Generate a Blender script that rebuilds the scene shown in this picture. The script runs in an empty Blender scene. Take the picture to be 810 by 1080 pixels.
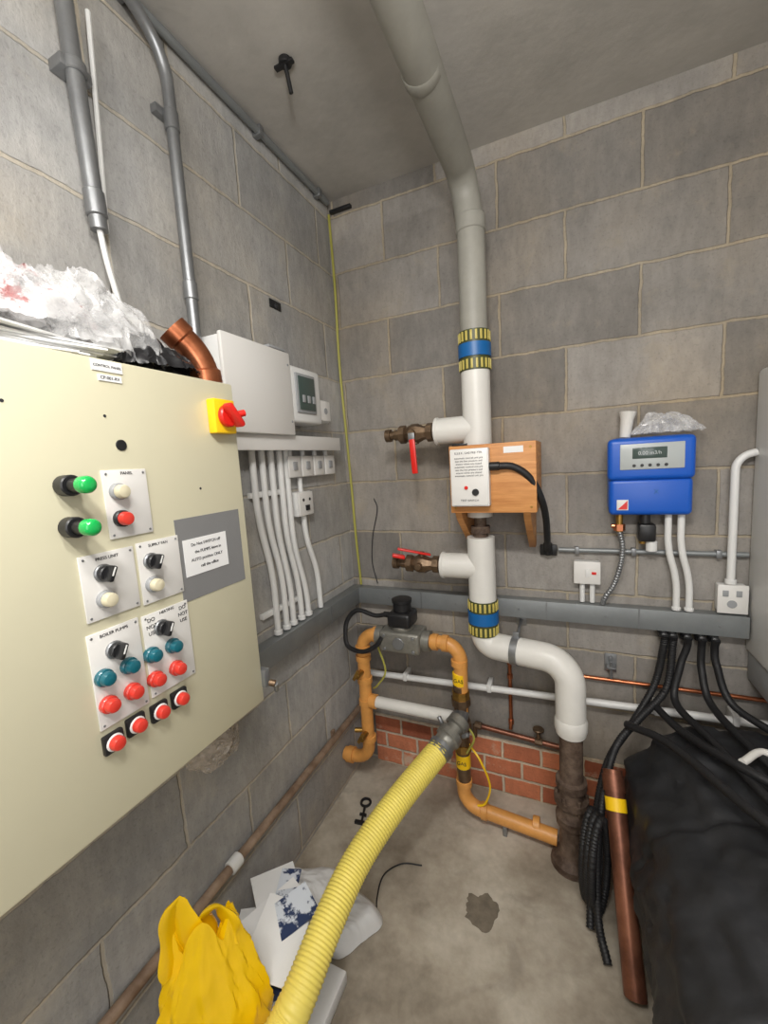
import bpy, bmesh, math, random
from mathutils import Vector, Matrix, noise, Euler
random.seed(7)
V=Vector
def S(r,g,b):
    f=lambda c:((c/255+.055)/1.055)**2.4 if c/255>.04045 else c/255/12.92
    return (f(r),f(g),f(b),1)
MATS={}
def mat(name,col,rough=.5,metal=0,var=0,scale=8,bump=0,bscale=80,col2=None,stretch=(1,1,1),alpha=1,coat=0,lo=.36,hi=.66):
    if name in MATS: return MATS[name]
    m=bpy.data.materials.new(name); m.use_nodes=True; nt=m.node_tree; N=nt.nodes; L=nt.links
    p=N['Principled BSDF']; p.inputs['Roughness'].default_value=rough; p.inputs['Metallic'].default_value=metal
    p.inputs['Base Color'].default_value=col; p.inputs['Alpha'].default_value=alpha
    if coat: p.inputs['Coat Weight'].default_value=coat
    tc=N.new('ShaderNodeTexCoord'); mp=N.new('ShaderNodeMapping'); mp.inputs['Scale'].default_value=stretch
    L.new(tc.outputs['Object'],mp.inputs['Vector'])
    if alpha<1:
        na=N.new('ShaderNodeTexNoise'); na.inputs['Scale'].default_value=22; na.inputs['Detail'].default_value=5; L.new(mp.outputs[0],na.inputs['Vector'])
        ra=N.new('ShaderNodeMapRange'); ra.inputs[1].default_value=.35; ra.inputs[2].default_value=.65; ra.inputs[3].default_value=alpha*.45; ra.inputs[4].default_value=min(1,alpha*1.7); L.new(na.outputs[0],ra.inputs[0]); L.new(ra.outputs[0],p.inputs['Alpha'])
    if var or col2:
        n=N.new('ShaderNodeTexNoise'); n.inputs['Scale'].default_value=scale; n.inputs['Detail'].default_value=6; n.inputs['Roughness'].default_value=.65
        L.new(mp.outputs[0],n.inputs['Vector'])
        r=N.new('ShaderNodeValToRGB'); r.color_ramp.elements[0].position=lo; r.color_ramp.elements[1].position=hi
        c2=col2 if col2 else tuple(c*(1-var) for c in col[:3])+(1,)
        r.color_ramp.elements[0].color=c2; r.color_ramp.elements[1].color=col
        L.new(n.outputs[0],r.inputs[0]); L.new(r.outputs[0],p.inputs['Base Color'])
    if bump:
        n2=N.new('ShaderNodeTexNoise'); n2.inputs['Scale'].default_value=bscale; n2.inputs['Detail'].default_value=4
        L.new(mp.outputs[0],n2.inputs['Vector'])
        b=N.new('ShaderNodeBump'); b.inputs['Strength'].default_value=bump; b.inputs['Distance'].default_value=.004
        L.new(n2.outputs[0],b.inputs['Height']); L.new(b.outputs[0],p.inputs['Normal'])
    MATS[name]=m; return m

# ---------- geometry toolkit ----------
def fillet(pts,rad,n=7):
    pts=[V(p) for p in pts]; out=[pts[0]]
    for i in range(1,len(pts)-1):
        a,b,c=pts[i-1],pts[i],pts[i+1]
        d1=(a-b); d2=(c-b); r=min(rad,d1.length*.49 if i>1 else d1.length*.95,d2.length*.49 if i<len(pts)-2 else d2.length*.95)
        p0=b+d1.normalized()*r; p3=b+d2.normalized()*r; p1=p0+(b-p0)*.5523; p2=p3+(b-p3)*.5523
        for k in range(n+1):
            t=k/n; out.append(p0*(1-t)**3+p1*3*t*(1-t)**2+p2*3*t*t*(1-t)+p3*t**3)
    out.append(pts[-1]); return out
def spline(pts,n=8):
    P=[V(p) for p in pts]; P=[P[0]*2-P[1]]+P+[P[-1]*2-P[-2]]; out=[]
    for i in range(1,len(P)-2):
        a,b,c,d=P[i-1:i+3]
        for k in range(n):
            t=k/n; out.append(.5*((2*b)+(c-a)*t+(2*a-5*b+4*c-d)*t*t+(3*b-a-3*c+d)*t**3))
    out.append(P[-2]); return out
def resample(pts,step):
    out=[pts[0].copy()]; acc=0
    for a,b in zip(pts,pts[1:]):
        L=(b-a).length; d=step-acc
        while d<=L: out.append(a.lerp(b,d/L)); d+=step
        acc=L-(d-step)
    return out
class Ob:
    def __init__(s,name): s.name=name; s.bm=bmesh.new(); s.mats=[]; s.kids=[]
    def mi(s,m):
        if m not in s.mats: s.mats.append(m)
        return s.mats.index(m)
    def sweep(s,pts,r,m,seg=16,caps=True,flat=None):
        pts=[V(p) for p in pts]; n=len(pts); rr=r if isinstance(r,(list,tuple)) else [r]*n
        mi=s.mi(m); bm=s.bm
        T=[]
        for i in range(n):
            a=pts[max(i-1,0)]; b=pts[min(i+1,n-1)]; t=(b-a)
            T.append(t.normalized() if t.length>1e-9 else (T[-1] if T else V((0,0,1))))
        up=V((0,0,1)) if abs(T[0].z)<.9 else V((1,0,0))
        u=(up-T[0]*up.dot(T[0])).normalized(); rings=[]
        for i in range(n):
            u=(u-T[i]*u.dot(T[i]));
            u=u.normalized() if u.length>1e-6 else V((1,0,0)); w=T[i].cross(u)
            ring=[]
            for k in range(seg):
                a=2*math.pi*k/seg; cu,cw=math.cos(a),math.sin(a)
                if flat: cu*=flat
                ring.append(bm.verts.new(pts[i]+(u*cu+w*cw)*rr[i]))
            rings.append(ring)
        for i in range(n-1):
            for k in range(seg):
                f=bm.faces.new((rings[i][k],rings[i][(k+1)%seg],rings[i+1][(k+1)%seg],rings[i+1][k])); f.material_index=mi
        if caps:
            for ring,rev in ((rings[0],True),(rings[-1],False)):
                vs=ring[::-1] if rev else ring
                f=bm.faces.new(vs); f.material_index=mi
        return s
    def tube(s,pts,r,m,bend=0.03,seg=14): return s.sweep(fillet(pts,bend),r,m,seg)
    def cable(s,pts,r,m,seg=8,n=8): return s.sweep(spline(pts,n),r,m,seg)
    def cyl(s,p,q,r,m,seg=20,b=None):
        p=V(p);q=V(q);L=(q-p).length; b=min(r*.12,L*.2,.003) if b is None else b; d=(q-p).normalized()
        return s.sweep([p,p+d*b,q-d*b,q],[r-b,r,r,r-b],m,seg)
    def turn(s,p,d,prof,m,seg=20):
        p=V(p); d=V(d).normalized()
        bm=s.bm; mi=s.mi(m); up=V((0,0,1)) if abs(d.z)<.9 else V((1,0,0)); u=(up-d*up.dot(d)).normalized(); w=d.cross(u); rings=[]
        for t,r in prof: rings.append([bm.verts.new(p+d*t+(u*math.cos(2*math.pi*k/seg)+w*math.sin(2*math.pi*k/seg))*r) for k in range(seg)])
        for i in range(len(rings)-1):
            for k in range(seg):
                f=bm.faces.new((rings[i][k],rings[i][(k+1)%seg],rings[i+1][(k+1)%seg],rings[i+1][k])); f.material_index=mi
        f=bm.faces.new(rings[0][::-1]); f.material_index=mi; f=bm.faces.new(rings[-1]); f.material_index=mi
        return s
    def merge(s,t,m):
        mi=s.mi(m)
        for f in t.faces: f.material_index=mi
        me=bpy.data.meshes.new('t'); t.to_mesh(me); s.bm.from_mesh(me); bpy.data.meshes.remove(me); t.free(); return s
    def box(s,c,size,m,bev=.002,rot=None,seg=2):
        t=bmesh.new(); bmesh.ops.create_cube(t,size=1); bmesh.ops.scale(t,vec=size,verts=t.verts)
        if bev: bmesh.ops.bevel(t,geom=t.edges[:],offset=min(bev,min(size)*.45),segments=seg,affect='EDGES',profile=.5)
        M=Matrix.Translation(V(c))
        if rot: M=M@Euler(rot).to_matrix().to_4x4()
        bmesh.ops.transform(t,matrix=M,verts=t.verts); return s.merge(t,m)
    def bx(s,x0,x1,y0,y1,z0,z1,m,bev=.002,seg=2):
        return s.box(((x0+x1)/2,(y0+y1)/2,(z0+z1)/2),(abs(x1-x0),abs(y1-y0),abs(z1-z0)),m,bev,seg=seg)
    def sheet(s,c,sx,sy,H,m,seed=0,n=64,amp=.02,freq=3,power=2.5,tilt=None,floor=None):
        """crumpled film draped into a heap"""
        bm=s.bm; mi=s.mi(m); g=[]; c=V(c); R=Euler(tilt).to_matrix() if tilt else None
        for i in range(n+1):
            row=[]
            for j in range(n+1):
                u=2*i/n-1; v=2*j/n-1
                uu=u*math.sqrt(1-v*v/2); vv=v*math.sqrt(1-u*u/2); rr=math.hypot(uu,vv)
                an=math.atan2(vv,uu); out=1+.3*noise.noise(V((math.cos(an)*1.6+seed,math.sin(an)*1.6,seed*2.1)))*rr
                q=V((uu*freq+seed*5.1,vv*freq+seed,seed*1.7))
                rd=1-2.2*abs(noise.noise(q)); rd2=1-2.2*abs(noise.noise(q*2.3+V((9,2,1)))); rd3=1-2*abs(noise.noise(q*5+V((3,7,1))))
                z=H*max(0,1-rr**power)*(.75+.5*noise.noise(q*.45))+amp*(rd+.5*rd2+.25*rd3)*(1-.6*rr**4)
                p=V((uu*sx*out+amp*.9*noise.noise(q*1.7+V((0,5,0))),vv*sy*out+amp*.9*noise.noise(q*1.7+V((5,0,5))),z))
                if R: p=R@p
                p=p+c
                if floor is not None and p.z<floor: p.z=floor+.0015*(1+noise.noise(q*3))
                row.append(bm.verts.new(p))
            g.append(row)
        for i in range(n):
            for j in range(n):
                f=bm.faces.new((g[i][j],g[i+1][j],g[i+1][j+1],g[i][j+1])); f.material_index=mi
        return s
    def prism(s,poly,axis,a,b,m):
        bm=s.bm; mi=s.mi(m)
        def mk(p,t):
            l=list(p); l.insert(axis,t); return bm.verts.new(l)
        A=[mk(p,a) for p in poly]; B=[mk(p,b) for p in poly]; n=len(poly)
        fs=[bm.faces.new(A),bm.faces.new(B[::-1])]+[bm.faces.new((A[i],B[i],B[(i+1)%n],A[(i+1)%n])) for i in range(n)]
        for f in fs: f.material_index=mi
        return s
    def text(s,body,loc,size,m,face='X',roll=0):
        cu=bpy.data.curves.new('label_text','FONT'); cu.body=body; cu.size=size; cu.extrude=.0003; cu.align_x='CENTER'; cu.align_y='CENTER'; cu.materials.append(m)
        o=bpy.data.objects.new('label_text',cu); bpy.context.collection.objects.link(o); o.location=loc
        o.rotation_euler=(math.pi/2,roll,math.pi/2) if face=='X' else (math.pi/2,roll,0); s.kids.append(o)
    def done(s,ang=38,recalc=True):
        if recalc: bmesh.ops.recalc_face_normals(s.bm,faces=s.bm.faces[:])
        me=bpy.data.meshes.new(s.name); s.bm.to_mesh(me); s.bm.free()
        for m in s.mats: me.materials.append(m)
        for p in me.polygons: p.use_smooth=True
        me.set_sharp_from_angle(angle=math.radians(ang))
        o=bpy.data.objects.new(s.name,me); bpy.context.collection.objects.link(o)
        for k in s.kids: k.parent=o
        return o

# ---------- materials ----------
def block_mat(name,axis,shift,c1,c2,mort,bw=.45,rh=.225,ms=.006,z0=.24,dirt=.5,smear=.3):
    m=bpy.data.materials.new(name); m.use_nodes=True; N=m.node_tree.nodes; L=m.node_tree.links; p=N['Principled BSDF']
    p.inputs['Roughness'].default_value=.92
    tc=N.new('ShaderNodeTexCoord'); sp=N.new('ShaderNodeSeparateXYZ'); L.new(tc.outputs['Object'],sp.inputs[0])
    def noise_(scale,detail,rough=.5,vec=None):
        n=N.new('ShaderNodeTexNoise'); n.inputs['Scale'].default_value=scale; n.inputs['Detail'].default_value=detail; n.inputs['Roughness'].default_value=rough
        L.new(vec or tc.outputs['Object'],n.inputs['Vector']); return n.outputs[0]
    def math_(op,a,b):
        n=N.new('ShaderNodeMath'); n.operation=op
        for i,x in enumerate((a,b)):
            if isinstance(x,(int,float)): n.inputs[i].default_value=x
            else: L.new(x,n.inputs[i])
        return n.outputs[0]
    def ramp(src,lo,hi,a,b):
        r=N.new('ShaderNodeMapRange'); r.inputs[1].default_value=lo; r.inputs[2].default_value=hi; r.inputs[3].default_value=a; r.inputs[4].default_value=b; L.new(src,r.inputs[0]); return r.outputs[0]
    nz=noise_(16,4,.6)
    wob=math_('MULTIPLY',math_('SUBTRACT',nz,.5),.015 if bw>.3 else .012)
    a=math_('ADD',math_('ADD',sp.outputs[axis],shift),wob); z=math_('ADD',math_('SUBTRACT',sp.outputs[2],z0),wob)
    cb=N.new('ShaderNodeCombineXYZ'); L.new(a,cb.inputs[0]); L.new(z,cb.inputs[1])
    br=N.new('ShaderNodeTexBrick'); L.new(cb.outputs[0],br.inputs['Vector']); br.inputs['Scale'].default_value=1
    br.inputs['Brick Width'].default_value=bw; br.inputs['Row Height'].default_value=rh; br.inputs['Mortar Size'].default_value=ms; br.inputs['Mortar Smooth'].default_value=.5
    br.inputs['Color1'].default_value=c1; br.inputs['Color2'].default_value=c2; br.inputs['Mortar'].default_value=mort; br.inputs['Bias'].default_value=0
    mp=N.new('ShaderNodeMapping'); mp.inputs['Scale'].default_value=(1,1,.35); mp.inputs['Rotation'].default_value=(.3,.3,0); L.new(tc.outputs['Object'],mp.inputs[0])
    n1=noise_(36,8,.68,mp.outputs[0]); n2=noise_(3.4,9,.68); pit=noise_(110,3,.6)
    f=math_('MULTIPLY',math_('MULTIPLY',ramp(n1,.35,.65,.88,1.08),ramp(n2,.34,.68,1-dirt*.5,1.12)),ramp(pit,.34,.44,.86,1.0))
    vm=N.new('ShaderNodeVectorMath'); vm.operation='SCALE'; L.new(br.outputs['Color'],vm.inputs[0]); L.new(f,vm.inputs['Scale'])
    sm=N.new('ShaderNodeMix'); sm.data_type='RGBA'; L.new(ramp(noise_(7,7,.7),.56,.66,0,smear),sm.inputs[0]); L.new(vm.outputs[0],sm.inputs[6]); sm.inputs[7].default_value=tuple(x*.9 for x in mort[:3])+(1,)
    n3=noise_(1.7,5)
    mx=N.new('ShaderNodeMix'); mx.data_type='RGBA'; mx.blend_type='MULTIPLY'; L.new(ramp(n3,.45,.68,0,.8),mx.inputs[0]); L.new(sm.outputs[2],mx.inputs[6]); mx.inputs[7].default_value=(.94,.86,.74,1)
    L.new(mx.outputs[2],p.inputs['Base Color'])
    h=math_('ADD',math_('ADD',math_('MULTIPLY',br.outputs['Fac'],-.8),math_('MULTIPLY',n1,.5)),math_('MULTIPLY',pit,.25))
    bp=N.new('ShaderNodeBump'); bp.inputs['Strength'].default_value=.8; bp.inputs['Distance'].default_value=.006; L.new(h,bp.inputs['Height']); L.new(bp.outputs[0],p.inputs['Normal'])
    return m
M_back=block_mat('concrete_block_back',0,-1.15+4.5,S(164,159,153),S(128,124,119),S(170,159,140))
M_left=block_mat('concrete_block_left',1,.1+4.5,S(188,187,185),S(156,155,153),S(190,183,170))
M_brick=block_mat('red_brick',0,.03,S(214,134,98),S(162,92,68),S(212,198,178),bw=.155,rh=.0805,ms=.007,z0=0,dirt=.6,smear=.7)
def floor_mat():
    m=bpy.data.materials.new('concrete_floor'); m.use_nodes=True; N=m.node_tree.nodes; L=m.node_tree.links; p=N['Principled BSDF']; p.inputs['Roughness'].default_value=.68
    tc=N.new('ShaderNodeTexCoord')
    n=N.new('ShaderNodeTexNoise'); n.inputs['Scale'].default_value=2.0; n.inputs['Detail'].default_value=9; n.inputs['Roughness'].default_value=.62; L.new(tc.outputs['Object'],n.inputs['Vector'])
    r=N.new('ShaderNodeValToRGB'); e=r.color_ramp.elements; e[0].position=.36; e[0].color=S(118,108,94); e[1].position=.64; e[1].color=S(196,188,173)
    x=e.new(.5); x.color=S(164,154,138); L.new(n.outputs[0],r.inputs[0])
    n2=N.new('ShaderNodeTexNoise'); n2.inputs['Scale'].default_value=45; n2.inputs['Detail'].default_value=6; L.new(tc.outputs['Object'],n2.inputs['Vector'])
    n4=N.new('ShaderNodeTexNoise'); n4.inputs['Scale'].default_value=6; n4.inputs['Detail'].default_value=6; n4.inputs['Distortion'].default_value=1.2; L.new(tc.outputs['Object'],n4.inputs['Vector'])
    def mr_(s,a,b,c,d):
        mr=N.new('ShaderNodeMapRange'); mr.inputs[1].default_value=a; mr.inputs[2].default_value=b; mr.inputs[3].default_value=c; mr.inputs[4].default_value=d; L.new(s,mr.inputs[0]); return mr.outputs[0]
    mu=N.new('ShaderNodeMath'); mu.operation='MULTIPLY'; L.new(mr_(n2.outputs[0],.3,.7,.92,1.05),mu.inputs[0]); L.new(mr_(n4.outputs[0],.34,.46,.82,1.0),mu.inputs[1])
    vm=N.new('ShaderNodeVectorMath'); vm.operation='SCALE'; L.new(r.outputs[0],vm.inputs[0]); L.new(mu.outputs[0],vm.inputs['Scale']); L.new(vm.outputs[0],p.inputs['Base Color'])
    bp=N.new('ShaderNodeBump'); bp.inputs['Strength'].default_value=.25; bp.inputs['Distance'].default_value=.004; L.new(n2.outputs[0],bp.inputs['Height']); L.new(bp.outputs[0],p.inputs['Normal'])
    return m
M_floor=floor_mat()
M_ceil=mat('ceiling_concrete',S(192,188,181),.9,var=.25,scale=2.5,bump=.3,bscale=30)
M_cream=mat('cream_enamel',S(208,203,176),.38,var=.04,scale=3)
M_creamd=mat('cream_shadow_gap',S(120,116,100),.5)
M_white=mat('white_plastic',S(222,222,220),.38)
M_white2=mat('white_plate',S(222,220,216),.35)
M_wpipe=mat('white_pipe_wrap',S(222,220,214),.4,var=.08,scale=6)
M_gpipe=mat('grey_painted_pipe',S(160,158,149),.5,var=.2,scale=5)
M_steel=mat('galvanised_steel',S(150,152,154),.42,metal=.7,var=.2,scale=14)
M_trunk=mat('galvanised_trunking',S(144,148,149),.45,metal=.4,var=.15,scale=10)
M_dark=mat('black_plastic',S(28,28,30),.4)
M_olive=mat('olive_band',S(70,74,40),.45)
M_rub=mat('black_rubber',S(26,26,28),.55,bump=.3,bscale=120)
M_blue=mat('blue_enamel',S(20,88,190),.35)
M_bband=mat('blue_band',S(18,96,160),.4)
M_brass=mat('brass',S(190,150,80),.35,metal=.9,var=.35,scale=30)
M_stripe=mat('yellow_green_stripe',S(196,180,96),.4)
M_bronze=mat('tarnished_bronze',S(130,108,86),.45,metal=.75,var=.45,scale=30,bump=.3)
M_rust=mat('rusty_iron',S(124,106,92),.65,metal=.3,col2=S(72,56,46),scale=22,bump=.6,bscale=60)
M_copper=mat('copper',S(210,134,96),.3,metal=.9,col2=S(160,92,60),scale=10)
M_copd=mat('aged_copper',S(162,108,84),.38,metal=.65,col2=S(104,66,52),scale=8)
M_gas=mat('ochre_gas_paint',S(226,160,84),.42,var=.22,scale=14)
M_hose=mat('yellow_hose_rubber',S(240,220,106),.5,var=.12,scale=6)
M_yel=mat('yellow_plastic',S(246,200,20),.45)
M_red=mat('red_plastic',S(214,36,28),.35)
M_redc=mat('red_lens',S(212,60,48),.3,coat=.4)
M_green=mat('green_lens',S(20,170,80),.25,coat=.5)
M_teal=mat('teal_lens',S(20,96,110),.3,coat=.4)
M_ivory=mat('ivory_lens',S(208,200,172),.35)
M_grey=mat('grey_plastic',S(150,152,154),.5)
M_tape=mat('grey_tape',S(124,124,124),.6,var=.06)
M_paper=mat('paper',S(232,232,231),.8,var=.05)
M_ink=mat('ink',S(40,40,44),.7)
M_wood=mat('plywood',S(214,154,92),.55,col2=S(184,122,66),scale=6,stretch=(1,1,14),bump=.1)
M_lcd=mat('lcd_grey',S(176,182,182),.3)
M_lcdd=mat('lcd_window',S(70,84,80),.15)
M_clear=mat('clear_polythene',S(228,228,228),.12,alpha=.27)
M_clearp=mat('printed_polythene',S(236,234,234),.18,alpha=.42,col2=S(184,64,64),scale=20,lo=.36,hi=.41)
M_wsack=mat('white_sack',S(220,220,219),.5,var=.1,scale=8)
M_ybag=mat('yellow_carrier',S(250,204,12),.22,var=.1,scale=5)
M_ygreen=mat('earth_cable',S(164,160,72),.5)
M_tank=mat('black_lagging',S(48,49,52),.55,var=.55,scale=5,bump=.8,bscale=18)
M_cast=mat('cast_alloy',S(150,148,140),.45,metal=.6,var=.2,scale=30,bump=.4)
M_brn=mat('brown_stained_conduit',S(160,138,118),.55,col2=S(110,88,70),scale=12)

# ---------- room ----------
W=2.2; YF=-3.0; H=2.555
def room(name,x0,x1,y0,y1,z0,z1,m):
    o=Ob(name); o.bx(x0,x1,y0,y1,z0,z1,m,0); o.done()
room('floor',-.1,W+.1,YF-.1,.1,-.1,0,M_floor)
room('ceiling',-.1,W+.1,YF-.1,.1,H,H+.1,M_ceil)
room('wall_left',-.1,0,YF-.1,.1,0,H,M_left)
room('wall_back',0,W,0,.1,0,H,M_back)
room('wall_right',W,W+.1,YF-.1,.1,0,H,M_left)
room('wall_front',0,W,YF-.1,YF,0,H,M_back)
o=Ob('brick_plinth')
o.bx(.07,1.32,-.008,.0,0,.245,M_brick,0); o.done()

# ---------- control cabinet ----------
o=Ob('electrical_control_cabinet')
cy0,cy1,cz0,cz1=-1.75,-.933,.896,1.64
o.bx(.003,.222,cy0+.004,cy1-.006,cz0+.004,cz1-.004,M_cream,.004)
o.bx(.215,.23,cy0+.012,cy1-.014,cz0+.012,cz1-.012,M_creamd,.001)
o.bx(.226,.25,cy0,cy1,cz0,cz1,M_cream,.004)
def seat(y,z,k=.962): return (-1.65+(y+1.65)*k, 1.45+(z-1.45)*k)
def plate(y0,y1,z0,z1,m=M_white2):
    o.bx(.25,.2535,y0,y1,z0,z1,m,.001)
    for yy in (y0+.006,y1-.006):
        for zz in (z0+.006,z1-.006): o.cyl((.2535,yy,zz),(.2545,yy,zz),.002,M_steel,8)
plate(-1.24,-1.165,1.353,1.464); plate(-1.292,-1.206,1.232,1.336); plate(-1.2,-1.118,1.229,1.338)
plate(-1.297,-1.214,1.058,1.214); plate(-1.208,-1.115,1.062,1.211)
def button(y,z,mt,base=M_grey,r=.0112,sq=False):
    y,z=seat(y,z)
    if sq: o.box((.255,y,z),(.01,.032,.032),M_dark,.003)
    o.cyl((.25,y,z),(.262,y,z),.0138,base)
    o.turn((.262,y,z),(1,0,0),[(0,r),(.008,r),(.011,r*.85),(.0125,r*.4)],mt)
def knob(y,z):
    y,z=seat(y,z); o.cyl((.25,y,z),(.258,y,z),.0145,M_steel); o.cyl((.258,y,z),(.266,y,z),.0115,M_dark)
    o.box((.272,y,z),(.018,.008,.026),M_dark,.003,rot=(math.radians(-25),0,0)); o.box((.282,y,z+.004),(.001,.002,.014),M_white,0,rot=(math.radians(-25),0,0))
for y,z in ((-1.288,1.444),(-1.29,1.382)):
    y,z=seat(y,z,.985); o.cyl((.25,y,z),(.272,y,z),.0155,M_dark); o.cyl((.272,y,z),(.292,y+.002,z),.010,M_dark)
    o.turn((.292,y+.002,z),(1,0,0),[(0,.0125),(.012,.0125),(.016,.010),(.018,.005)],M_green)
button(-1.202,1.428,M_ivory); button(-1.202,1.382,M_redc,M_dark)
for y,z in ((-1.244,1.298),(-1.159,1.297),(-1.244,1.166),(-1.156,1.169)): knob(y,z)
for y,z in ((-1.247,1.255),(-1.162,1.254)): button(y,z,M_ivory)
for y,z in ((-1.268,1.129),(-1.226,1.129),(-1.183,1.128),(-1.14,1.126)): button(y,z,M_teal,M_teal)
for y,z in ((-1.267,1.082),(-1.226,1.082),(-1.182,1.081),(-1.138,1.08)): button(y,z,M_redc,M_redc)
for y,z in ((-1.268,1.016),(-1.228,1.021),(-1.183,1.018),(-1.14,1.019)): button(y,z,M_redc,M_white,sq=True)
o.bx(.25,.2512,-1.12,-.955,1.205,1.366,M_tape,0)
o.bx(.2512,.2525,-1.108,-1.0,1.252,1.324,M_paper,0)
for i,t in enumerate(('Do Not SWITCH off','the PUMPS leave in','AUTO position ONLY','call the office')): o.text(t,(.2528,-1.054+.004*(i%2),1.312-.015*i),.0085,M_ink,roll=0)
for i,t in enumerate(('DO','NOT','USE')):
    o.text(t,(.2538,-1.192,1.2-.012*i),.0095,M_ink); o.text(t,(.2538,-1.128,1.2-.012*i),.0095,M_ink)
for y,z,t in ((-1.25,1.327,'PRESS UNIT'),(-1.16,1.33,'SUPPLY FAN'),(-1.256,1.206,'BOILER PUMPS'),(-1.16,1.206,'HEATING'),(-1.2,1.458,'PANEL')):
    o.text(t,(.2538,y,z),.007,M_ink)
o.bx(.25,.252,-1.23,-1.182,1.62,1.637,M_paper,0); o.bx(.25,.252,-1.222,-1.185,1.605,1.615,M_paper,0)
o.text('CONTROL PANEL',(.2523,-1.206,1.628),.0055,M_ink); o.text('CP-001-RV',(.2523,-1.204,1.610),.0068,M_ink)
o.cyl((.25,-1.2,1.504),(.252,-1.2,1.504),.009,M_dark)
for y,z in ((-1.22,1.55),(-1.05,1.42),(-1.35,1.56)): o.cyl((.25,y,z),(.2508,y,z),.0025,M_ink,8)
o.bx(.25,.272,-1.012,-.955,1.53,1.6,M_yel,.003)
o.cyl((.272,-.984,1.565),(.285,-.984,1.565),.023,M_red)
o.box((.295,-.984,1.565),(.024,.013,.056),M_red,.005,rot=(math.radians(40),0,0))
o.cyl((.295,-.984,1.565),(.306,-.964,1.57),.007,M_red)
o.box((.245,-.925,.95),(.03,.02,.045),M_steel,.004); o.cyl((.24,-.925,.94),(.27,-.912,.93),.008,M_bronze); o.cyl((.27,-.912,.93),(.262,-.9,.905),.006,M_steel)
o.done()

# items on top of the cabinet
o=Ob('loose_paper_stack')
for i in range(9):
    o.box((.125+.01*random.random(),-1.36+.012*i,1.6405+.0036*i+.002),(.17,.26,.003),M_paper,0,rot=(0,0,random.uniform(-.25,.25)))
o.done()
o=Ob('printed_plastic_bag')
for k,(c,sx,sy,h) in enumerate((((.13,-1.32,1.68),.105,.19,.125),((.12,-1.34,1.68),.1,.17,.10),((.14,-1.38,1.68),.08,.14,.07),((.14,-1.54,1.66),.09,.14,.11))): o.sheet(c,sx,sy,h,M_clearp if k!=1 else M_clear,seed=k+1,amp=.022,freq=3.5,floor=1.677 if k<3 else 1.645)
o.done(18,False)
o=Ob('clear_plastic_bag')
for k,(c,sx,sy,h) in enumerate((((.15,-1.14,1.665),.09,.12,.13),((.15,-1.16,1.665),.08,.11,.10),((.15,-1.22,1.68),.08,.1,.10))): o.sheet(c,sx,sy,h,M_clear,seed=k+5,amp=.018,freq=3,floor=1.642)
o.done(18,False)
o=Ob('black_bin_liner'); o.sheet((.185,-1.065,1.65),.055,.09,.06,M_dark,seed=9,amp=.012,freq=3,floor=1.642); o.done(25,False)
o=Ob('copper_pipe_elbow')
pts=fillet([(.205,-.958,1.643),(.205,-.965,1.695),(.185,-1.002,1.738)],.035)
o.sweep(pts,.028,M_copper,24)
d=(V(pts[-1])-V(pts[-2])).normalized()
o.turn(pts[0],(0,-.12,1),[(0,.032),(.026,.032),(.03,.028)],M_copper,24)
o.turn(V(pts[-1])-d*.012,d,[(0,.028),(.004,.032),(.03,.032),(.03,.027),(.002,.027)],M_copper,24)
o.done()

# ---------- left wall services ----------
o=Ob('steel_conduit')
o.sweep([(.035,-1.052,2.553),(.035,-1.038,1.965)],.0165,M_steel); 
for z in (2.46,1.99): o.cyl((.035,-1.05 if z>2.2 else -1.039,z),(.035,-1.051 if z>2.2 else -1.04,z+.05),.0195,M_steel)
o.bx(0,.04,-1.073,-1.013,2.25,2.272,M_steel,.003); o.cyl((.035,-1.044,2.25),(.035,-1.0445,2.272),.021,M_steel)
o.sweep(spline([(.035,-1.038,1.97),(.035,-1.03,1.9),(.04,-1.015,1.8),(.05,-1.0,1.642)]),.006,M_white,8)
o.sweep(spline([(.035,-1.0,2.4),(.02,-1.005,2.1),(.03,-1.02,1.97)]),.005,M_white,8)
o.done()
o=Ob('steel_conduit')
o.sweep(fillet([(.06,-1.2,2.535),(.04,-.93,2.53),(.03,-.81,2.47),(.03,-.812,1.642)],.06),.0145,M_steel)
for z in (2.3,1.9): o.cyl((.03,-.811,z),(.03,-.811,z+.045),.0175,M_steel)
o.bx(0,.02,-.845,-.778,2.33,2.35,M_steel,.002)
o.done()
o=Ob('ceiling_conduit')
o.sweep(fillet([(.02,-1.6,2.535),(.02,-.03,2.535)],.03),.011,M_trunk,12)
for y in (-.9,-.45,-.1): o.bx(0,.033,y-.01,y+.01,2.52,2.55,M_steel,.002)
o.bx(.02,.12,-.02,-.002,2.50,2.512,M_dark,.002)
o.done()
o=Ob('earth_cable')
o.cable([(.012,-.01,2.5),(.018,-.012,2.2),(.012,-.01,1.9),(.022,-.012,1.6),(.03,-.01,1.3),(.035,-.012,1.1),(.045,-.012,.89)],.0055,M_ygreen); o.done()
o=Ob('hanging_earth_wire'); o.cable([(.135,-.004,1.29),(.15,-.008,1.24),(.12,-.01,1.12),(.11,-.012,1.0),(.13,-.012,.9)],.0022,M_ink,6); o.done()
o=Ob('dark_hole_plate'); o.bx(0,.004,-.45,-.39,2.0,2.028,M_dark,.001); o.cyl((.0,-.42,2.01),(.008,-.42,2.01),.008,M_ink); o.done()  # black plate painted as the dark inside of a hole in the wall
o=Ob('distribution_enclosure')
o.bx(0,.085,-.79,-.505,1.56,1.815,M_white,.006); o.bx(.085,.1,-.795,-.5,1.556,1.82,M_white2,.005)
o.bx(.02,.1,-.6,-.52,1.82,1.828,M_grey,.002)
for z in (1.6,1.78): o.cyl((.1,-.515,z),(.102,-.515,z),.004,M_grey,10)
o.done()
o=Ob('circuit_breaker_box')
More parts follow.
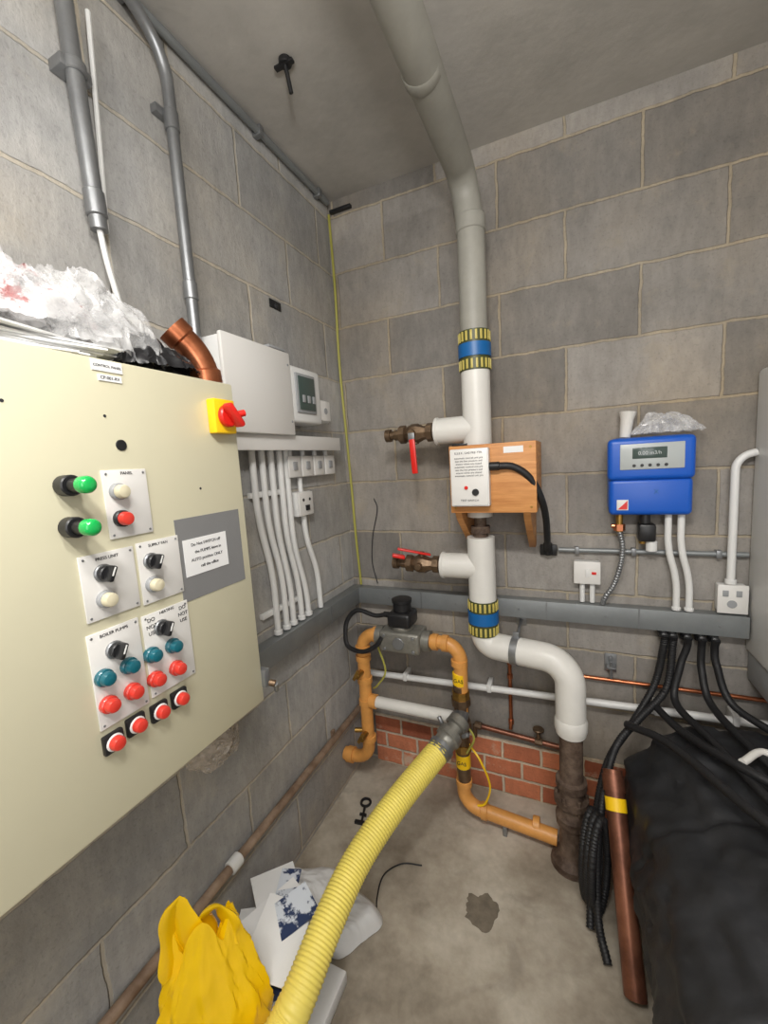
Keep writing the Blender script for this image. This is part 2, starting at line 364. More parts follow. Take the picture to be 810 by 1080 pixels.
o.bx(0,.09,-.488,-.312,1.602,1.79,M_white,.01,3)
o.bx(.09,.097,-.47,-.355,1.635,1.768,M_grey,.004); o.bx(.097,.1,-.46,-.365,1.645,1.758,M_lcdd,.002)
for i in range(3): o.bx(.1,.104,-.445+.03*i,-.43+.03*i,1.67,1.695,M_grey,.001)
o.done()
o=Ob('junction_box'); o.bx(0,.07,-.305,-.225,1.615,1.7,M_white,.006); o.bx(.07,.078,-.3,-.23,1.62,1.695,M_white2,.003); o.cyl((.078,-.265,1.657),(.08,-.265,1.657),.012,M_grey); o.done()
o=Ob('white_trunking'); o.bx(0,.075,-.83,-.175,1.512,1.555,M_white,.003); o.bx(.075,.08,-.83,-.175,1.508,1.558,M_white2,.002); o.done()
for i in range(4):
    o=Ob('switched_spur'); y=-.475+.08*i
    o.bx(0,.032,y,y+.075,1.413,1.492,M_white,.004); o.bx(.032,.04,y+.002,y+.073,1.415,1.49,M_white2,.003)
    o.bx(.04,.045,y+.025,y+.048,1.44,1.47,M_grey,.002); o.cyl((.02,y+.036,1.49),(.02,y+.036,1.511),.009,M_white,12); o.done()
o=Ob('twin_outlet_box'); o.bx(0,.035,-.437,-.345,1.27,1.36,M_white,.004); o.bx(.035,.043,-.435,-.347,1.272,1.358,M_white2,.003)
o.cyl((.043,-.41,1.33),(.0445,-.41,1.33),.006,M_dark,10); o.cyl((.043,-.37,1.33),(.0445,-.37,1.33),.006,M_dark,10); o.bx(.043,.05,-.4,-.38,1.29,1.31,M_dark,.001)
o.cyl((.02,-.39,1.36),(.02,-.39,1.412),.009,M_white,12)
o.tube([(.02,-.385,1.27),(.02,-.383,1.19),(.02,-.325,1.04),(.02,-.32,.889)],.0105,M_white,.05); o.done()
o=Ob('white_conduit_bundle')
for i in range(5):
    y=-.635+.045*i; e=.01*math.sin(i*2.3); xx=.022
    o.tube([(xx,y-.01*(i==4),1.511),(xx,y-.01*(i==4),1.3-.03*i),(xx,y+.045+e*.3,1.1-.03*i+e),(xx,y+.045+e*.3,.889)],.0108,M_white,.06)
    o.cyl((xx,y+.045+e*.3,.889),(xx,y+.045+e*.3,.905),.015,M_white,12)
for z in (1.36,.96): o.bx(0,.016,-.65,-.45,z,z+.018,M_white,.002)
o.done()
o=Ob('galvanised_cable_trunking')
o.bx(.001,.05,-2.3,-.001,.822,.885,M_trunk,.003); o.bx(.05,.053,-2.3,-.05,.816,.888,M_trunk,.001)
o.bx(.05,1.455,-.05,-.001,.822,.885,M_trunk,.003); o.bx(.05,1.455,-.053,-.05,.816,.888,M_trunk,.001)
for x in (.35,.85,1.15): o.bx(x,x+.004,-.055,-.053,.816,.888,M_steel,0)
for y in (-.3,-.75): o.bx(.053,.055,y,y+.004,.816,.888,M_steel,0)
for x in (.2,.5,.75,1.05,1.38): o.cyl((x,-.053,.85),(x,-.056,.85),.004,M_steel,8)
o.done()
o=Ob('skirting_conduit')
o.sweep([(.022,-2.6,.305),(.022,-.04,.305)],.014,M_brn); o.cyl((.022,-.9,.305),(.022,-.86,.305),.02,M_white)
for y in (-.3,-1.3): o.bx(0,.012,y,y+.02,.28,.33,M_brn,.002)
o.done()
o=Ob('hanging_polythene_bag')
for k in range(2): o.sheet((.045+.012*k,-.93,.765),.10,.08,.06,mat('smoky_polythene',S(200,188,172),.18,alpha=.36),seed=12+k,amp=.014,freq=3,tilt=(0,math.pi/2,0))
o.sweep(spline([(.06,-.93,.90),(.065,-.93,.88),(.06,-.93,.84)]),.006,M_clear,8); o.done(20,False)

# ---------- vent pipe and riser ----------
px,py=.638,-.18
P0=fillet([(.615,-2.6,2.36),(.62,py,2.36),(px,py,2.2)],.09,10)[:-1]
o=Ob('ceiling_vent_pipe')
o.sweep(P0[:7],.0455,M_gpipe,28)
for y in (-.62,-1.6): o.turn((.617,y,2.36),(0,1,0),[(0,.0455),(.004,.0475),(.03,.0475),(.034,.0455)],M_gpipe,28)
o.done()
o=Ob('insulated_riser_pipe')
o.sweep(P0[6:]+[V((px,py,2.2)),V((px,py,1.87))],.0455,M_gpipe,28)
o.cyl((px+.0,py,2.185),(px,py,2.235),.049,M_gpipe,28)
o.turn((px,py,1.735),(0,0,1),[(0,.045),(.135,.045)],M_dark,28)
def coupling(z0,z1):
    h=z1-z0
    o.turn((px,py,z0),(0,0,1),[(0,.046),(.0,.052),(h,.052),(h,.046)],M_olive,32)
    o.turn((px,py,z0+h*.34),(0,0,1),[(0,.052),(.0,.0555),(h*.34,.0555),(h*.34,.052)],M_bband,32)
    for k in range(20):
        a=2*math.pi*k/20; c=V((px+math.cos(a)*.053,py+math.sin(a)*.053,0))
        for zz in (z0+h*.15,z0+h*.85): o.box((c.x,c.y,zz),(.004,.0075,h*.24),M_stripe,.001,rot=(0,0,a))
coupling(1.74,1.87)
o.sweep([(px,py,1.745),(px,py,1.36)],.049,M_wpipe,28)
o.sweep([(px,py,1.36),(px,py,1.235)],.045,M_wpipe,28)
o.turn((px,py,1.155),(0,0,1),[(0,.026),(.02,.026),(.02,.034),(.045,.034),(.045,.022),(.09,.022)],M_rust,16)
o.sweep([(px,py,1.16),(px,py,.92)],.049,M_wpipe,28)
coupling(.795,.925)
run=fillet([(px,py,.8),(px,py,.75),(.93,-.238,.752),(.932,-.24,.5)],.085,12)
o.sweep(run,.048,M_wpipe,28)
o.turn((.932,-.24,.495),(0,0,1),[(0,.045),(.02,.052),(.05,.052),(.06,.048)],M_wpipe,28)
c=V((.755,-.204,.751)); d=V((.29,-.058,0)).normalized()
o.turn(c-d*.012,d,[(0,.048),(0,.052),(.024,.052),(.024,.048)],M_steel,28)
o.cyl(c+V((0,.04,.03)),(c.x,-.004,.79),.006,M_steel,10); o.box((c.x,-.005,.79),(.04,.008,.04),M_steel,.001)
o.box(c+V((0,0,.06)),(.02,.008,.02),M_steel,.001)
o.turn((.932,-.24,.0),(0,0,1),[(0,.07),(.02,.066),(.035,.045),(.05,.038),(.16,.038),(.16,.05),(.19,.052),(.2,.045),(.24,.043),(.24,.056),(.262,.056),(.262,.04),(.3,.038),(.3,.05),(.325,.05),(.33,.038),(.5,.037)],M_rust,20)
for k in range(6):
    a=k*math.pi/3; o.cyl((.932+.048*math.cos(a),-.24+.048*math.sin(a),.225),(.932+.048*math.cos(a),-.24+.048*math.sin(a),.278),.006,M_rust,6)
def branch(z,lever_down):
    o.cyl((px,py,z),(.49,py,z),.047,M_wpipe,28); o.cyl((.5,py,z),(.488,py,z),.05,M_wpipe,28)
    o.turn((.49,py,z),(-1,0,0),[(0,.022),(.012,.022),(.012,.034),(.034,.034),(.036,.024),(.05,.026),(.07,.036),(.095,.036),(.115,.026),(.12,.034),(.142,.034),(.145,.02),(.165,.02)],M_bronze,8)
    o.turn((.33,py,z),(-1,0,0),[(0,.016),(.02,.016),(.02,.024),(.04,.024),(.045,.01)],M_bronze,12)
    o.cyl((.408,py,z),(.408,py-.055,z),.013,M_bronze,12)
    if lever_down:
        o.cyl((.408,py,z),(.408,py,z-.04),.012,M_bronze,12)
        o.box((.412,py-.058,z-.015),(.024,.007,.03),M_steel,.002); o.box((.418,py-.062,z-.085),(.022,.009,.125),M_red,.004,rot=(0,math.radians(-3),0))
    else:
        o.cyl((.408,py,z),(.408,py,z+.048),.012,M_bronze,12)
        o.box((.385,py-.02,z+.052),(.13,.022,.008),M_red,.003,rot=(0,math.radians(14),math.radians(25))); o.box((.33,py-.045,z+.038),(.05,.024,.014),M_red,.004,rot=(0,math.radians(14),math.radians(25)))
branch(1.548,True); branch(1.048,False)
o.done()

o=Ob('wooden_meter_box')
o.bx(.562,.838,-.29,-.272,1.262,1.488,M_wood,.002)
o.bx(.562,.578,-.272,-.001,1.262,1.488,M_wood,.001); o.bx(.822,.838,-.272,-.001,1.262,1.488,M_wood,.001)
o.bx(.578,.822,-.272,-.235,1.262,1.276,M_wood,.001); o.bx(.578,.822,-.125,-.001,1.474,1.488,M_wood,.001)
for x in (.57,.795):
    o.prism([(-.27,1.262),(-.001,1.262),(-.001,1.1),(-.06,1.1),(-.25,1.235)],0,x,x+.022,M_wood)
for x in (.578,.822):
    for z in (1.28,1.47): o.cyl((x,-.29,z),(x,-.292,z),.004,M_brass,8)
o.bx(.573,.698,-.325,-.29,1.288,1.476,M_white,.004); o.bx(.577,.694,-.328,-.325,1.292,1.472,M_white2,.002)
o.text('E.S.E.K. GAS PRE-TEK',(.635,-.3285,1.462),.0098,M_ink,'Y')
for i in range(7): o.text(('automatic control unit pre','test the line pressure and','ensure valves are closed')[i%3],(.635,-.3285,1.446-.0095*i),.0085,M_ink,'Y')
o.cyl((.625,-.328,1.35),(.625,-.333,1.35),.006,M_red,12); o.cyl((.655,-.328,1.335),(.655,-.335,1.335),.011,M_dark,14)
o.text('TEST SWITCH',(.635,-.3285,1.308),.0095,M_ink,'Y')
o.bx(.575,.625,-.294,-.29,1.488,1.495,M_dark,.001)
o.bx(.74,.8,-.2905,-.29,1.455,1.475,M_paper,0)
o.cyl((.698,-.31,1.415),(.73,-.31,1.415),.014,M_dark)
o.cable([(.715,-.31,1.415),(.77,-.3,1.41),(.82,-.285,1.37),(.85,-.26,1.3),(.86,-.2,1.23),(.86,-.12,1.15),(.858,-.05,1.1),(.858,-.02,1.075)],.0115,M_rub,10)
o.cyl((.858,-.03,1.11),(.858,-.02,1.065),.016,M_dark)
o.bx(.83,.89,-.02,-.001,1.06,1.1,M_dark,.003)
o.done()

# ---------- gas pipework ----------
o=Ob('ochre_gas_pipework'); gy=-.2
o.sweep(fillet([(.04,gy-.0,.16),(.128,gy,.165),(.132,gy,.742),(.55,gy,.745),(.542,gy,.075),(.885,gy-.02,.062)],.065,9),.0265,M_gas,22)
for z in (.25,.42,.52,.62,.66): o.turn((.131,gy,z),(0,0,1),[(0,.027),(.002,.032),(.026,.032),(.028,.027)],M_gas,14)
for x in (.185,.44,.48): o.turn((x,gy,.743),(1,0,0),[(0,.027),(.002,.032),(.024,.032),(.026,.027)],M_gas,14)
for z in (.16,.66): o.turn((.545,gy,z),(0,0,1),[(0,.027),(.002,.032),(.024,.032),(.026,.027)],M_gas,14)
for x in (.61,.8): o.turn((x,gy-.004,.072),(1,0,0),[(0,.027),(.002,.032),(.024,.032),(.026,.027)],M_gas,14)
o.cyl((.545,gy,.585),(.545,gy,.635),.0285,M_yel); o.cyl((.545,gy,.24),(.545,gy,.3),.0285,M_yel); o.text('GAS',(.545,gy-.029,.61),.02,M_ink,'Y'); o.text('GAS',(.545,gy-.029,.27),.02,M_ink,'Y')
o.turn((.545,gy,.40),(0,0,1),[(0,.028),(0,.038),(.03,.038),(.034,.03),(.1,.03),(.104,.038),(.13,.038),(.13,.028)],M_bronze,8)
o.turn((.545,gy,.53),(0,0,1),[(0,.028),(0,.034),(.03,.034),(.03,.028)],M_brass,8)
o.cyl((.545,gy,.44),(.545,gy,.585),.0275,M_bronze)
o.turn((.545,gy,.31),(0,0,1),[(0,.028),(0,.034),(.03,.034),(.03,.028)],M_brass,8); o.cyl((.545,gy,.18),(.545,gy,.40),.0275,M_bronze)
for z in (.3,.58):
    o.cyl((.131,gy-.02,z),(.131,gy-.07,z),.012,M_brass,10); o.box((.131,gy-.075,z+.01),(.014,.008,.05),M_brass,.002,rot=(0,.5,0))
o.cyl((.131,gy,.3),(.075,gy-.02,.3),.01,M_brass,10)
o.turn((.05,gy,.16),(-1,0,0),[(0,.034),(.03,.034),(.03,.028),(.045,.028)],M_gas,14)
o.cyl((.155,gy,.44),(.51,gy,.44),.024,M_wpipe,20); o.turn((.15,gy,.44),(1,0,0),[(0,.03),(.03,.03),(.032,.024)],M_gas,14)
for x in (.7,): o.bx(x-.008,x+.008,gy-.02,gy+.02,0,.045,M_steel,.002)
o.cable([(.2,gy,.7),(.24,gy-.02,.6),(.2,gy-.02,.53),(.17,gy,.5)],.004,M_ygreen,6); o.cable([(.57,gy,.34),(.62,gy-.03,.3),(.65,gy-.02,.2),(.63,gy-.02,.12),(.6,gy-.02,.1)],.004,M_yel,6); o.cable([(.56,gy-.03,.45),(.6,gy-.04,.4),(.57,gy-.04,.33)],.004,M_ygreen,6)
o.done()
o=Ob('gas_solenoid_valve')
o.bx(.235,.405,gy-.055,gy+.055,.70,.785,M_cast,.012,3); o.turn((.205,gy,.743),(1,0,0),[(0,.04),(.03,.04),(.03,.034),(.2,.034),(.2,.04),(.23,.04)],M_cast,12)
o.cyl((.32,gy,.785),(.32,gy,.8),.045,M_cast); 
for x in (.26,.38):
    for z in (.715,.77): o.cyl((x,gy-.055,z),(x,gy-.06,z),.007,M_steel,6)
o.cyl((.32,gy-.055,.743),(.32,gy-.062,.743),.024,M_steel)
o.bx(.272,.37,gy-.05,gy+.05,.8,.86,M_dark,.014,3); o.cyl((.322,gy,.86),(.322,gy,.895),.036,M_dark); o.turn((.322,gy,.895),(0,0,1),[(0,.04),(.012,.04),(.016,.03)],M_dark)
o.cyl((.272,gy,.835),(.24,gy,.835),.012,M_dark)
o.cable([(.25,gy,.835),(.2,gy,.825),(.12,gy,.84),(.075,gy-.01,.8),(.07,gy-.03,.75),(.09,gy-.05,.7),(.16,gy-.06,.69),(.22,gy-.06,.72),(.25,gy-.05,.76)],.0095,M_rub,8)
o.done()

# yellow hose
o=Ob('yellow_corrugated_hose')
path=spline([(.56,-.235,.475),(.535,-.3,.45),(.505,-.36,.42),(.415,-.58,.36),(.362,-.75,.31),(.348,-.9,.27),(.345,-1.02,.23),(.328,-1.08,.19),(.27,-1.3,.08),(.2,-1.6,.05),(.18,-2.0,.05)],16)
ST=.0018
pp=resample(path,ST); i0=int(.14/ST); hp=pp[i0:]
o.sweep(hp,[.0415+.0013*math.cos(2*math.pi*i*ST/.0095) for i in range(len(hp))],M_hose,24)
a=pp[0]; d=(pp[i0+4]-pp[0]).normalized()
o.sweep([V((.545,gy,.465)),a+d*.03],.03,M_steel,16)
o.turn(a+d*.02,d,[(0,.03),(0,.042),(.03,.044),(.034,.032),(.06,.032),(.06,.047),(.085,.049),(.09,.041),(.125,.041),(.13,.045),(.15,.045)],M_cast,10)
o.turn(pp[i0]-d*.002,d,[(0,.044),(0,.0465),(.014,.0465),(.014,.044)],M_steel,24)
w=d.cross(V((0,0,1))).normalized()
o.cyl(a+d*.07-w*.045,a+d*.07-w*.07+V((0,0,.02)),.008,M_steel,8); o.cyl(a+d*.07+w*.045,a+d*.07+w*.065+V((0,0,.03)),.008,M_steel,8)
o.done(60)

# ---------- back wall small pipes ----------
o=Ob('white_water_pipe')
o.sweep([(.08,-.05,.478),(1.62,-.05,.534)],.0135,M_white,14)
for x in (.25,.62,.9,1.2,1.42): o.bx(x,x+.018,-.068,-.001,.465+.036*x,.5+.036*x,M_white,.003)
o.done()
o=Ob('copper_water_pipe')
o.sweep([(.96,-.02,.592),(1.7,-.02,.6)],.0075,M_copper,12)
o.tube([(.708,-.022,.62),(.708,-.022,.35),(.706,-.03,.32)],.0075,M_copper,.02,12)
o.sweep([(.56,-.04,.315),(.895,-.04,.292)],.0105,M_copd,12)
for z in (.6,.54,.34): o.cyl((.708,-.022,z),(.708,-.022,z+.02),.011,M_copper,12)
o.cyl((.56,-.04,.315),(.59,-.04,.313),.016,M_bronze,8); o.cyl((.8,-.04,.298),(.83,-.04,.296),.015,M_bronze,8)
o.cyl((.815,-.04,.297),(.815,-.04,.345),.008,M_bronze,10); o.cyl((.815,-.04,.345),(.815,-.04,.353),.022,M_bronze,12); o.cyl((.56,-.04,.315),(.56,-.04,.26),.01,M_bronze,10)
o.done()
o=Ob('pipe_bracket'); o.bx(1.05,1.09,-.006,0,.62,.69,M_steel,.001); o.bx(1.055,1.085,-.04,-.006,.645,.65,M_steel,.001); o.cyl((1.07,-.03,.605),(1.07,-.03,.67),.005,M_steel,8); o.cyl((1.07,-.006,.675),(1.07,-.016,.675),.008,M_steel,6); o.done()
o=Ob('grey_conduit_run'); o.sweep([(.895,-.014,1.083),(1.455,-.014,1.083)],.009,M_trunk,12)
for x in (.95,1.13,1.37): o.bx(x,x+.015,-.025,-.001,1.07,1.096,M_steel,.002)
o.done()

# blue controller
o=Ob('blue_dosing_controller')
o.bx(1.055,1.29,-.075,-.001,1.23,1.48,M_blue,.022,4); o.bx(1.05,1.293,-.095,-.06,1.34,1.478,M_blue,.018,4); o.bx(1.055,1.29,-.085,-.05,1.222,1.345,M_blue,.016,4)
o.bx(1.085,1.262,-.099,-.094,1.375,1.458,M_lcd,.003); o.bx(1.12,1.215,-.101,-.098,1.41,1.445,M_lcdd,.001)
o.text('0.00 m3/h',(1.168,-.1012,1.427),.016,M_lcd,'Y')
for i in range(5): o.cyl((1.125+.022*i,-.099,1.388),(1.125+.022*i,-.102,1.388),.005,M_dark,10)
o.bx(1.078,1.112,-.0875,-.084,1.24,1.275,M_white2,.001); o.prism([(1.081,1.243),(1.109,1.243),(1.109,1.272)],1,-.0885,-.0875,M_red); o.text('X',(1.19,-.0872,1.30),.02,M_bband,'Y')
o.cyl((1.165,-.05,1.225),(1.165,-.05,1.19),.016,M_dark); o.bx(1.145,1.195,-.075,-.02,1.13,1.19,M_dark,.008); o.cyl((1.185,-.05,1.13),(1.185,-.05,1.095),.017,M_white)
o.cyl((1.158,-.05,1.13),(1.158,-.05,1.12),.01,M_brass,10)
o.cyl((1.09,-.05,1.225),(1.09,-.05,1.16),.011,M_brass,10); o.turn((1.09,-.05,1.165),(0,0,1),[(0,.018),(.022,.018)],M_copper,6); o.cyl((1.065,-.05,1.18),(1.09,-.05,1.18),.008,M_copper,8)
pb=resample(spline([(1.09,-.05,1.165),(1.1,-.05,1.11),(1.095,-.045,1.04),(1.075,-.05,.97),(1.05,-.05,.925),(1.04,-.035,.89)],14),.0025)
o.sweep(pb,[.0085+.0012*math.cos(i*1.6) for i in range(len(pb))],M_steel,10)
o.done()
o=Ob('white_conduit_pair')
for dx in (0,.036):
    o.tube([(1.232+dx,-.045,1.221),(1.232+dx,-.045,1.1),(1.262+dx,-.035,1.0),(1.262+dx,-.035,.889)],.0105,M_white,.05,12)
    o.cyl((1.262+dx,-.035,.889),(1.262+dx,-.035,.9),.014,M_white,12)
o.done()
o=Ob('sealant_tube'); o.turn((1.105,-.04,1.482),(.1,0,1),[(0,.016),(.02,.018),(.06,.02),(.085,.026),(.087,.008)],M_wpipe,16); o.done()
o=Ob('polythene_scrap')
for k in range(2): o.sheet((1.22,-.05,1.487),.095,.045,.06,M_clear,seed=21+k,amp=.010,freq=3,floor=1.482,n=48)
o.done(18,False)
o=Ob('fused_spur_switch'); o.bx(.948,1.032,-.035,-.001,.965,1.045,M_white,.004); o.bx(.946,1.034,-.043,-.035,.963,1.047,M_white2,.003); o.bx(.985,.998,-.047,-.043,.99,1.02,M_white,.001); o.bx(1.005,1.02,-.045,-.043,1.0,1.01,M_red,.001)
for x in (.975,1.008): o.cyl((x,-.02,.965),(x,-.02,.889),.009,M_white,12)
o.done()
o=Ob('double_socket'); o.bx(1.375,1.45,-.035,-.001,.895,.985,M_white,.004); o.bx(1.372,1.453,-.043,-.035,.892,.988,M_white2,.003)
o.bx(1.385,1.4,-.046,-.043,.95,.97,M_grey,.001); o.bx(1.42,1.435,-.046,-.043,.95,.97,M_grey,.001); o.cyl((1.41,-.043,.925),(1.41,-.046,.925),.013,M_grey,14)
o.done()
o=Ob('white_conduit_elbow'); o.tube([(1.408,-.03,.989),(1.408,-.03,1.4),(1.459,-.03,1.41)],.0115,M_white,.04,14); o.cyl((1.408,-.03,.989),(1.408,-.03,1.005),.016,M_white,12); o.done()
o=Ob('boiler_casing')
o.bx(1.46,1.9,-.34,-.001,.76,1.66,M_white,.015,3); o.bx(1.465,1.895,-.345,-.335,.78,1.64,M_white2,.008); o.bx(1.47,1.89,-.33,-.001,.66,.76,M_grey,.006)
for x in (1.55,1.65,1.75): o.cyl((x,-.15,.66),(x,-.15,.55),.014,M_copper)
o.done()

# ---------- tank and cables ----------
o=Ob('lagged_buffer_tank')
t=bmesh.new(); bmesh.ops.create_uvsphere(t,u_segments=110,v_segments=160,radius=1)
for v in t.verts:
    zz=v.co.z
    ys=(1-abs(math.asin(max(-1,min(1,zz))))/(math.pi/2))
    prof=min(1,math.sin(min(1,ys/.2)*math.pi/2)**.55) if ys>0 else 0
    a=math.atan2(v.co.y,v.co.x)
    yy=-.77-.71*math.copysign(1-ys,zz)
    q=V((math.cos(a)*1.6,math.sin(a)*1.6,yy*2.6))
    fold=.016*noise.noise(q)+.018*(.7-2.4*abs(noise.noise(q*1.5+V((3,3,3)))))+.009*(.7-2.4*abs(noise.noise(q*3.7)))+.004*(.7-2.4*abs(noise.noise(q*8)))-.010*max(0,1-abs(((yy+.3)%.42)-.2)/.02)
    R=(.277+fold)*prof
    zc=.285; z=zc+R*math.sin(a)*1.02; 
    v.co=V((1.385+R*math.cos(a)*1.05,yy,max(z,.002)))
o.merge(t,M_tank)
for y in (-.3,-1.15): o.bx(1.2,1.58,y-.03,y+.03,0,.05,M_dark,.004)
o.done(60)
o=Ob('black_cable_bundle')
for i,(x,mid) in enumerate(((1.225,[(1.2,-.06,.62),(1.12,-.14,.5),(1.04,-.25,.42),(1.0,-.32,.25),(.985,-.4,.1),(.98,-.46,.02)]),
    (1.25,[(1.23,-.08,.62),(1.14,-.16,.54),(1.06,-.24,.46),(1.01,-.36,.28),(1.0,-.46,.08),(1.02,-.54,.02)]),
    (1.29,[(1.27,-.07,.7),(1.25,-.12,.6),(1.3,-.3,.60),(1.36,-.55,.61),(1.42,-.8,.615)]),
    (1.33,[(1.33,-.07,.7),(1.34,-.14,.62),(1.38,-.35,.62),(1.44,-.5,.61),(1.5,-.7,.59)]),
    (1.365,[(1.37,-.07,.72),(1.4,-.12,.62),(1.5,-.25,.59),(1.62,-.4,.5)]))):
    q=resample(spline([(x,-.07,.81),(x,-.06,.77)]+mid,10),.003)
    o.sweep(q,[.0115+(.0012*math.cos(k*2.1) if i<2 else 0) for k in range(len(q))],M_rub,10)
    o.cyl((x,-.035,.79),(x,-.035,.821),.016,M_dark,12); o.cyl((x,-.04,.8),(x,-.072,.805),.013,M_dark,10)
q=spline([(1.19,-.1,.57),(1.24,-.25,.58),(1.32,-.42,.62),(1.44,-.5,.61),(1.56,-.45,.55)],10); o.sweep(q,.012,M_rub,10)
q=spline([(1.1,-.2,.54),(1.2,-.33,.58),(1.33,-.62,.62),(1.5,-.68,.60)],10); o.sweep(q,.012,M_rub,10)
q=spline([(1.33,-.42,.63),(1.4,-.36,.63),(1.47,-.44,.61),(1.42,-.56,.62),(1.35,-.6,.625),(1.36,-.7,.62)],10); o.sweep(q,.009,M_wpipe,10)
o.done(60)
o=Ob('red_cable_clamp'); o.box((1.43,-.42,.625),(.04,.03,.03),M_red,.006); o.cyl((1.43,-.42,.635),(1.45,-.4,.655),.01,M_red); o.done()
o=Ob('coiled_black_cable')
for j in range(3):
    pts=[]
    for k in range(49):
        a=2*math.pi*k/48; pts.append(V((.985+.025*math.cos(a)+.012*j,-.36+.05*math.cos(a)-.02*j,.17+.155*math.sin(a)+.005*j)))
    q=resample(pts,.003); o.sweep(q,[.0115+.0015*math.cos(i*2.1) for i in range(len(q))],M_rub,10)
o.done(60)
o=Ob('copper_pipe_offcut')
a=V((1.078,-.60,.03)); b=V((1.05,-.3,.44)); d=(b-a).normalized(); LL=(b-a).length
o.turn(a,d,[(.012,.0),(.012,.023),(0,.025),(0,.0275),(LL,.0275),(LL,.0)],M_copd,24)
o.turn(a+d*.40,d,[(0,.0275),(0,.0295),(.035,.0295),(.035,.0275)],M_yel,24); o.turn(a+d*.45,d,[(0,.0275),(0,.0315),(.045,.0315),(.045,.0275)],M_copd,24)
o.done()

# ---------- floor items ----------
o=Ob('yellow_carrier_bag')
bm=o.bm; mi=o.mi(M_ybag); ax=V((.59,.81,0)).normalized(); bx_=V((-.81,.59,0)).normalized(); cen=V((.178,-1.135,0)); rings=[]
K=120; R=90
def rdg(v): return .42-abs(noise.noise(v))*1.5
for j in range(R+1):
    t=j/R; z=.003+.45*t
    A=.102*(1+.15*math.sin(t*3.1)-.42*max(0,t-.6)/.4); B=.06*(1-.6*t)
    ring=[]
    for k in range(K):
        a=2*math.pi*k/K
        c2=V((math.cos(a),math.sin(a),0))
        n=.6*noise.noise(c2*1.4+V((0,0,t*2+4)))+.55*rdg(c2*1.9+V((t*1.2,0,t*2.2)))+.3*rdg(c2*4+V((0,t*4,t*4)))+.12*rdg(c2*8+V((t*6,t*4,t*6)))
        s_=1+.34*n
        ring.append(bm.verts.new(cen+ax*(A*s_*math.cos(a)+.02*t)+bx_*(B*s_*math.sin(a))+V((0,0,z+.13*(noise.noise(V((math.cos(a)*1.3,math.sin(a)*1.3,7)))+.15)*t*t))))
    rings.append(ring)
for j in range(R):
    for k in range(K):
        f=bm.faces.new((rings[j][k],rings[j][(k+1)%K],rings[j+1][(k+1)%K],rings[j+1][k])); f.material_index=mi
f=bm.faces.new(rings[0][::-1]); f.material_index=mi
c=bm.verts.new(cen+V((0,0,.34)))
for k in range(K):
    f=bm.faces.new((rings[-1][k],rings[-1][(k+1)%K],c)); f.material_index=mi
for s0,s1,hh in ((-.05,-.012,.555),(.02,.06,.50)):
    a0=cen+ax*s0+V((0,0,.40)); a1=cen+ax*s1+V((0,0,.40))
    o.sweep(spline([a0,a0+V((0,0,.08)),(a0+a1)/2+V((.005,0,hh-.40)),a1+V((.01,0,.06)),a1],8),[.026+.006*math.sin(q*.6) for q in range(33)],M_ybag,12,flat=.2)
o.done(30)
o=Ob('white_packing_sack')
o.sheet((.19,-.70,.0),.19,.11,.085,M_wsack,seed=31,amp=.007,freq=1.6,power=9,floor=.002); o.done(50,False)
o=Ob('scattered_documents')
M_mag=mat('printed_magazine',S(44,58,92),.4,col2=S(206,212,220),scale=14,lo=.48,hi=.52)
o.bx(.1,.35,-1.0,-.83,0.001,.04,M_wsack,.004)
for i in range(24):
    x=.17+random.uniform(-.04,.04); y=-.925+random.uniform(-.05,.05); o.box((x,y,.045+.0068*i),(.15,.21,.004),M_mag if i in (16,) else M_paper,.001,rot=(random.uniform(-.03,.03),random.uniform(-.03,.03),random.uniform(-.8,.8)))
for (cx,cy_,cz,rt,mm) in ((.15,-.85,.214,(.02,.1,.9),M_paper),(.19,-.90,.220,(-.05,.10,-.35),M_paper),(.225,-.945,.232,(.05,.2,.25),M_paper)):
    o.box((cx,cy_,cz),(.13,.18,.002),mm,0,rot=rt)
o.box((.222,-.885,.236),(.09,.13,.003),M_mag,0,rot=(.0,.16,-.5))
o.box((.16,-.82,.222),(.06,.1,.002),M_mag,0,rot=(0,.1,.4))
o.done()
o=Ob('thin_black_flex'); o.cable([(.44,-.44,.004),(.37,-.46,.004),(.325,-.52,.004),(.335,-.6,.004),(.365,-.66,.004)],.0024,M_rub,6); o.done()
o=Ob('floor_lifting_key'); q=[V((.128+.02*math.cos(a*math.pi/12),-.265+.02*math.sin(a*math.pi/12),.006)) for a in range(25)]; o.sweep(q,.0055,M_dark,8)
o.cyl((.133,-.283,.006),(.155,-.36,.006),.005,M_dark,8); o.box((.157,-.362,.007),(.06,.014,.012),M_dark,.002,rot=(0,0,.1)); o.box((.145,-.325,.007),(.03,.01,.01),M_dark,.002,rot=(0,0,.1)); o.done()
o=Ob('floor_patch_stain'); 
pts=[]
for k in range(40):
    a=2*math.pi*k/40; r=.055*(1+.5*noise.noise(V((math.cos(a)*1.5,math.sin(a)*1.5,3)))+.25*noise.noise(V((math.cos(a)*5,math.sin(a)*5,3)))); pts.append((.665+r*math.cos(a),-.505+r*.9*math.sin(a)))
o.prism(pts,2,0,.0012,mat('damp_patch',S(126,116,101),.8,var=.35,scale=30)); o.done()
o=Ob('ceiling_hanger_bolt'); o.cyl((.229,-.584,2.555),(.229,-.584,2.54),.018,M_dark); o.cyl((.229,-.584,2.54),(.232,-.57,2.48),.006,M_dark,10); o.box((.225,-.584,2.543),(.06,.015,.008),M_dark,.002); o.done()

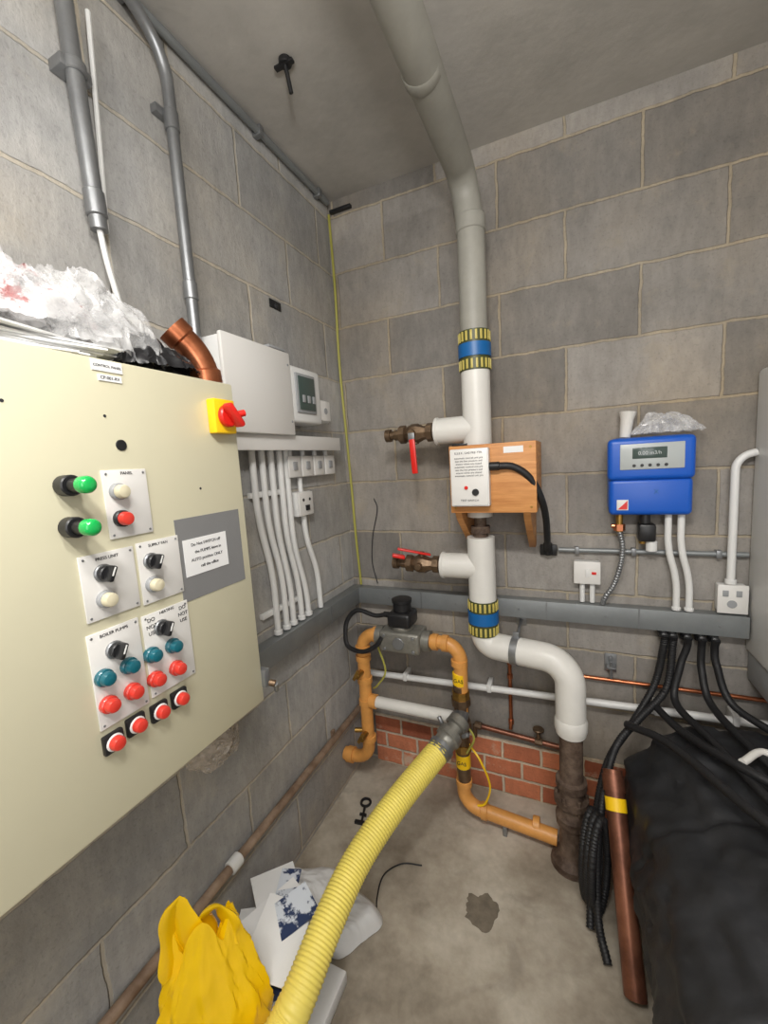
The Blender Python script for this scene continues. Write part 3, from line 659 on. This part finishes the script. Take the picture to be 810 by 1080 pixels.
# ---------- lighting ----------
o=Ob('fluorescent_batten_light'); o.bx(.3,1.5,-2.05,-1.95,2.45,2.553,M_white,.005)
M_em=bpy.data.materials.new('lamp_tube'); M_em.use_nodes=True; pe=M_em.node_tree.nodes['Principled BSDF']; pe.inputs['Emission Color'].default_value=(1,.975,.93,1); pe.inputs['Emission Strength'].default_value=4
o.cyl((.32,-2.0,2.435),(1.48,-2.0,2.435),.013,M_em); o.done()
def area(name,loc,rot,sx,sy,pw,col=(1,.972,.93)):
    l=bpy.data.lights.new(name,'AREA'); l.shape='RECTANGLE'; l.size=sx; l.size_y=sy; l.energy=pw; l.color=col
    ob=bpy.data.objects.new(name,l); ob.location=loc; ob.rotation_euler=rot; bpy.context.collection.objects.link(ob)
area('batten_lamp',(.9,-2.0,2.41),(math.radians(14),0,0),1.2,.1,30)
area('rear_fill_light',(1.4,-2.9,1.6),(math.radians(90),0,math.radians(10)),1.0,1.5,19,(.99,.98,.98))  # added fill panel before the closed rear wall; there is no doorway
l=bpy.data.lights.new('added_fill_point','POINT'); l.energy=18.5; l.shadow_soft_size=.06; l.color=(1,.972,.93)  # added point fill to brighten ceiling and walls; no bulb hangs here
ob=bpy.data.objects.new('added_fill_point',l); ob.location=(.82,-1.5,2.08); bpy.context.collection.objects.link(ob)
w=bpy.data.worlds.new('world'); bpy.context.scene.world=w; w.use_nodes=True; w.node_tree.nodes['Background'].inputs[0].default_value=(.6,.62,.65,1); w.node_tree.nodes['Background'].inputs[1].default_value=.3

# ---------- camera ----------
Xa=V((.9135,-.0066,-.4067)).normalized(); Ya=V((.411,-.136,.901)); Ya=(Ya-Xa*Ya.dot(Xa)).normalized(); Za=Xa.cross(Ya)
right=V((Xa.x,Ya.x,Za.x)); down=V((Xa.y,Ya.y,Za.y)); fwd=V((Xa.z,Ya.z,Za.z))
M=Matrix((( right.x,-down.x,-fwd.x),(right.y,-down.y,-fwd.y),(right.z,-down.z,-fwd.z))).to_4x4()
M.translation=V((.92,-1.65,1.45))
cam=bpy.data.cameras.new('camera'); cam.sensor_fit='VERTICAL'; cam.sensor_height=24; cam.lens=24*430/1080; cam.clip_start=.02
co=bpy.data.objects.new('camera',cam); co.matrix_world=M; bpy.context.collection.objects.link(co); bpy.context.scene.camera=co
bpy.context.scene.view_settings.view_transform='Standard'
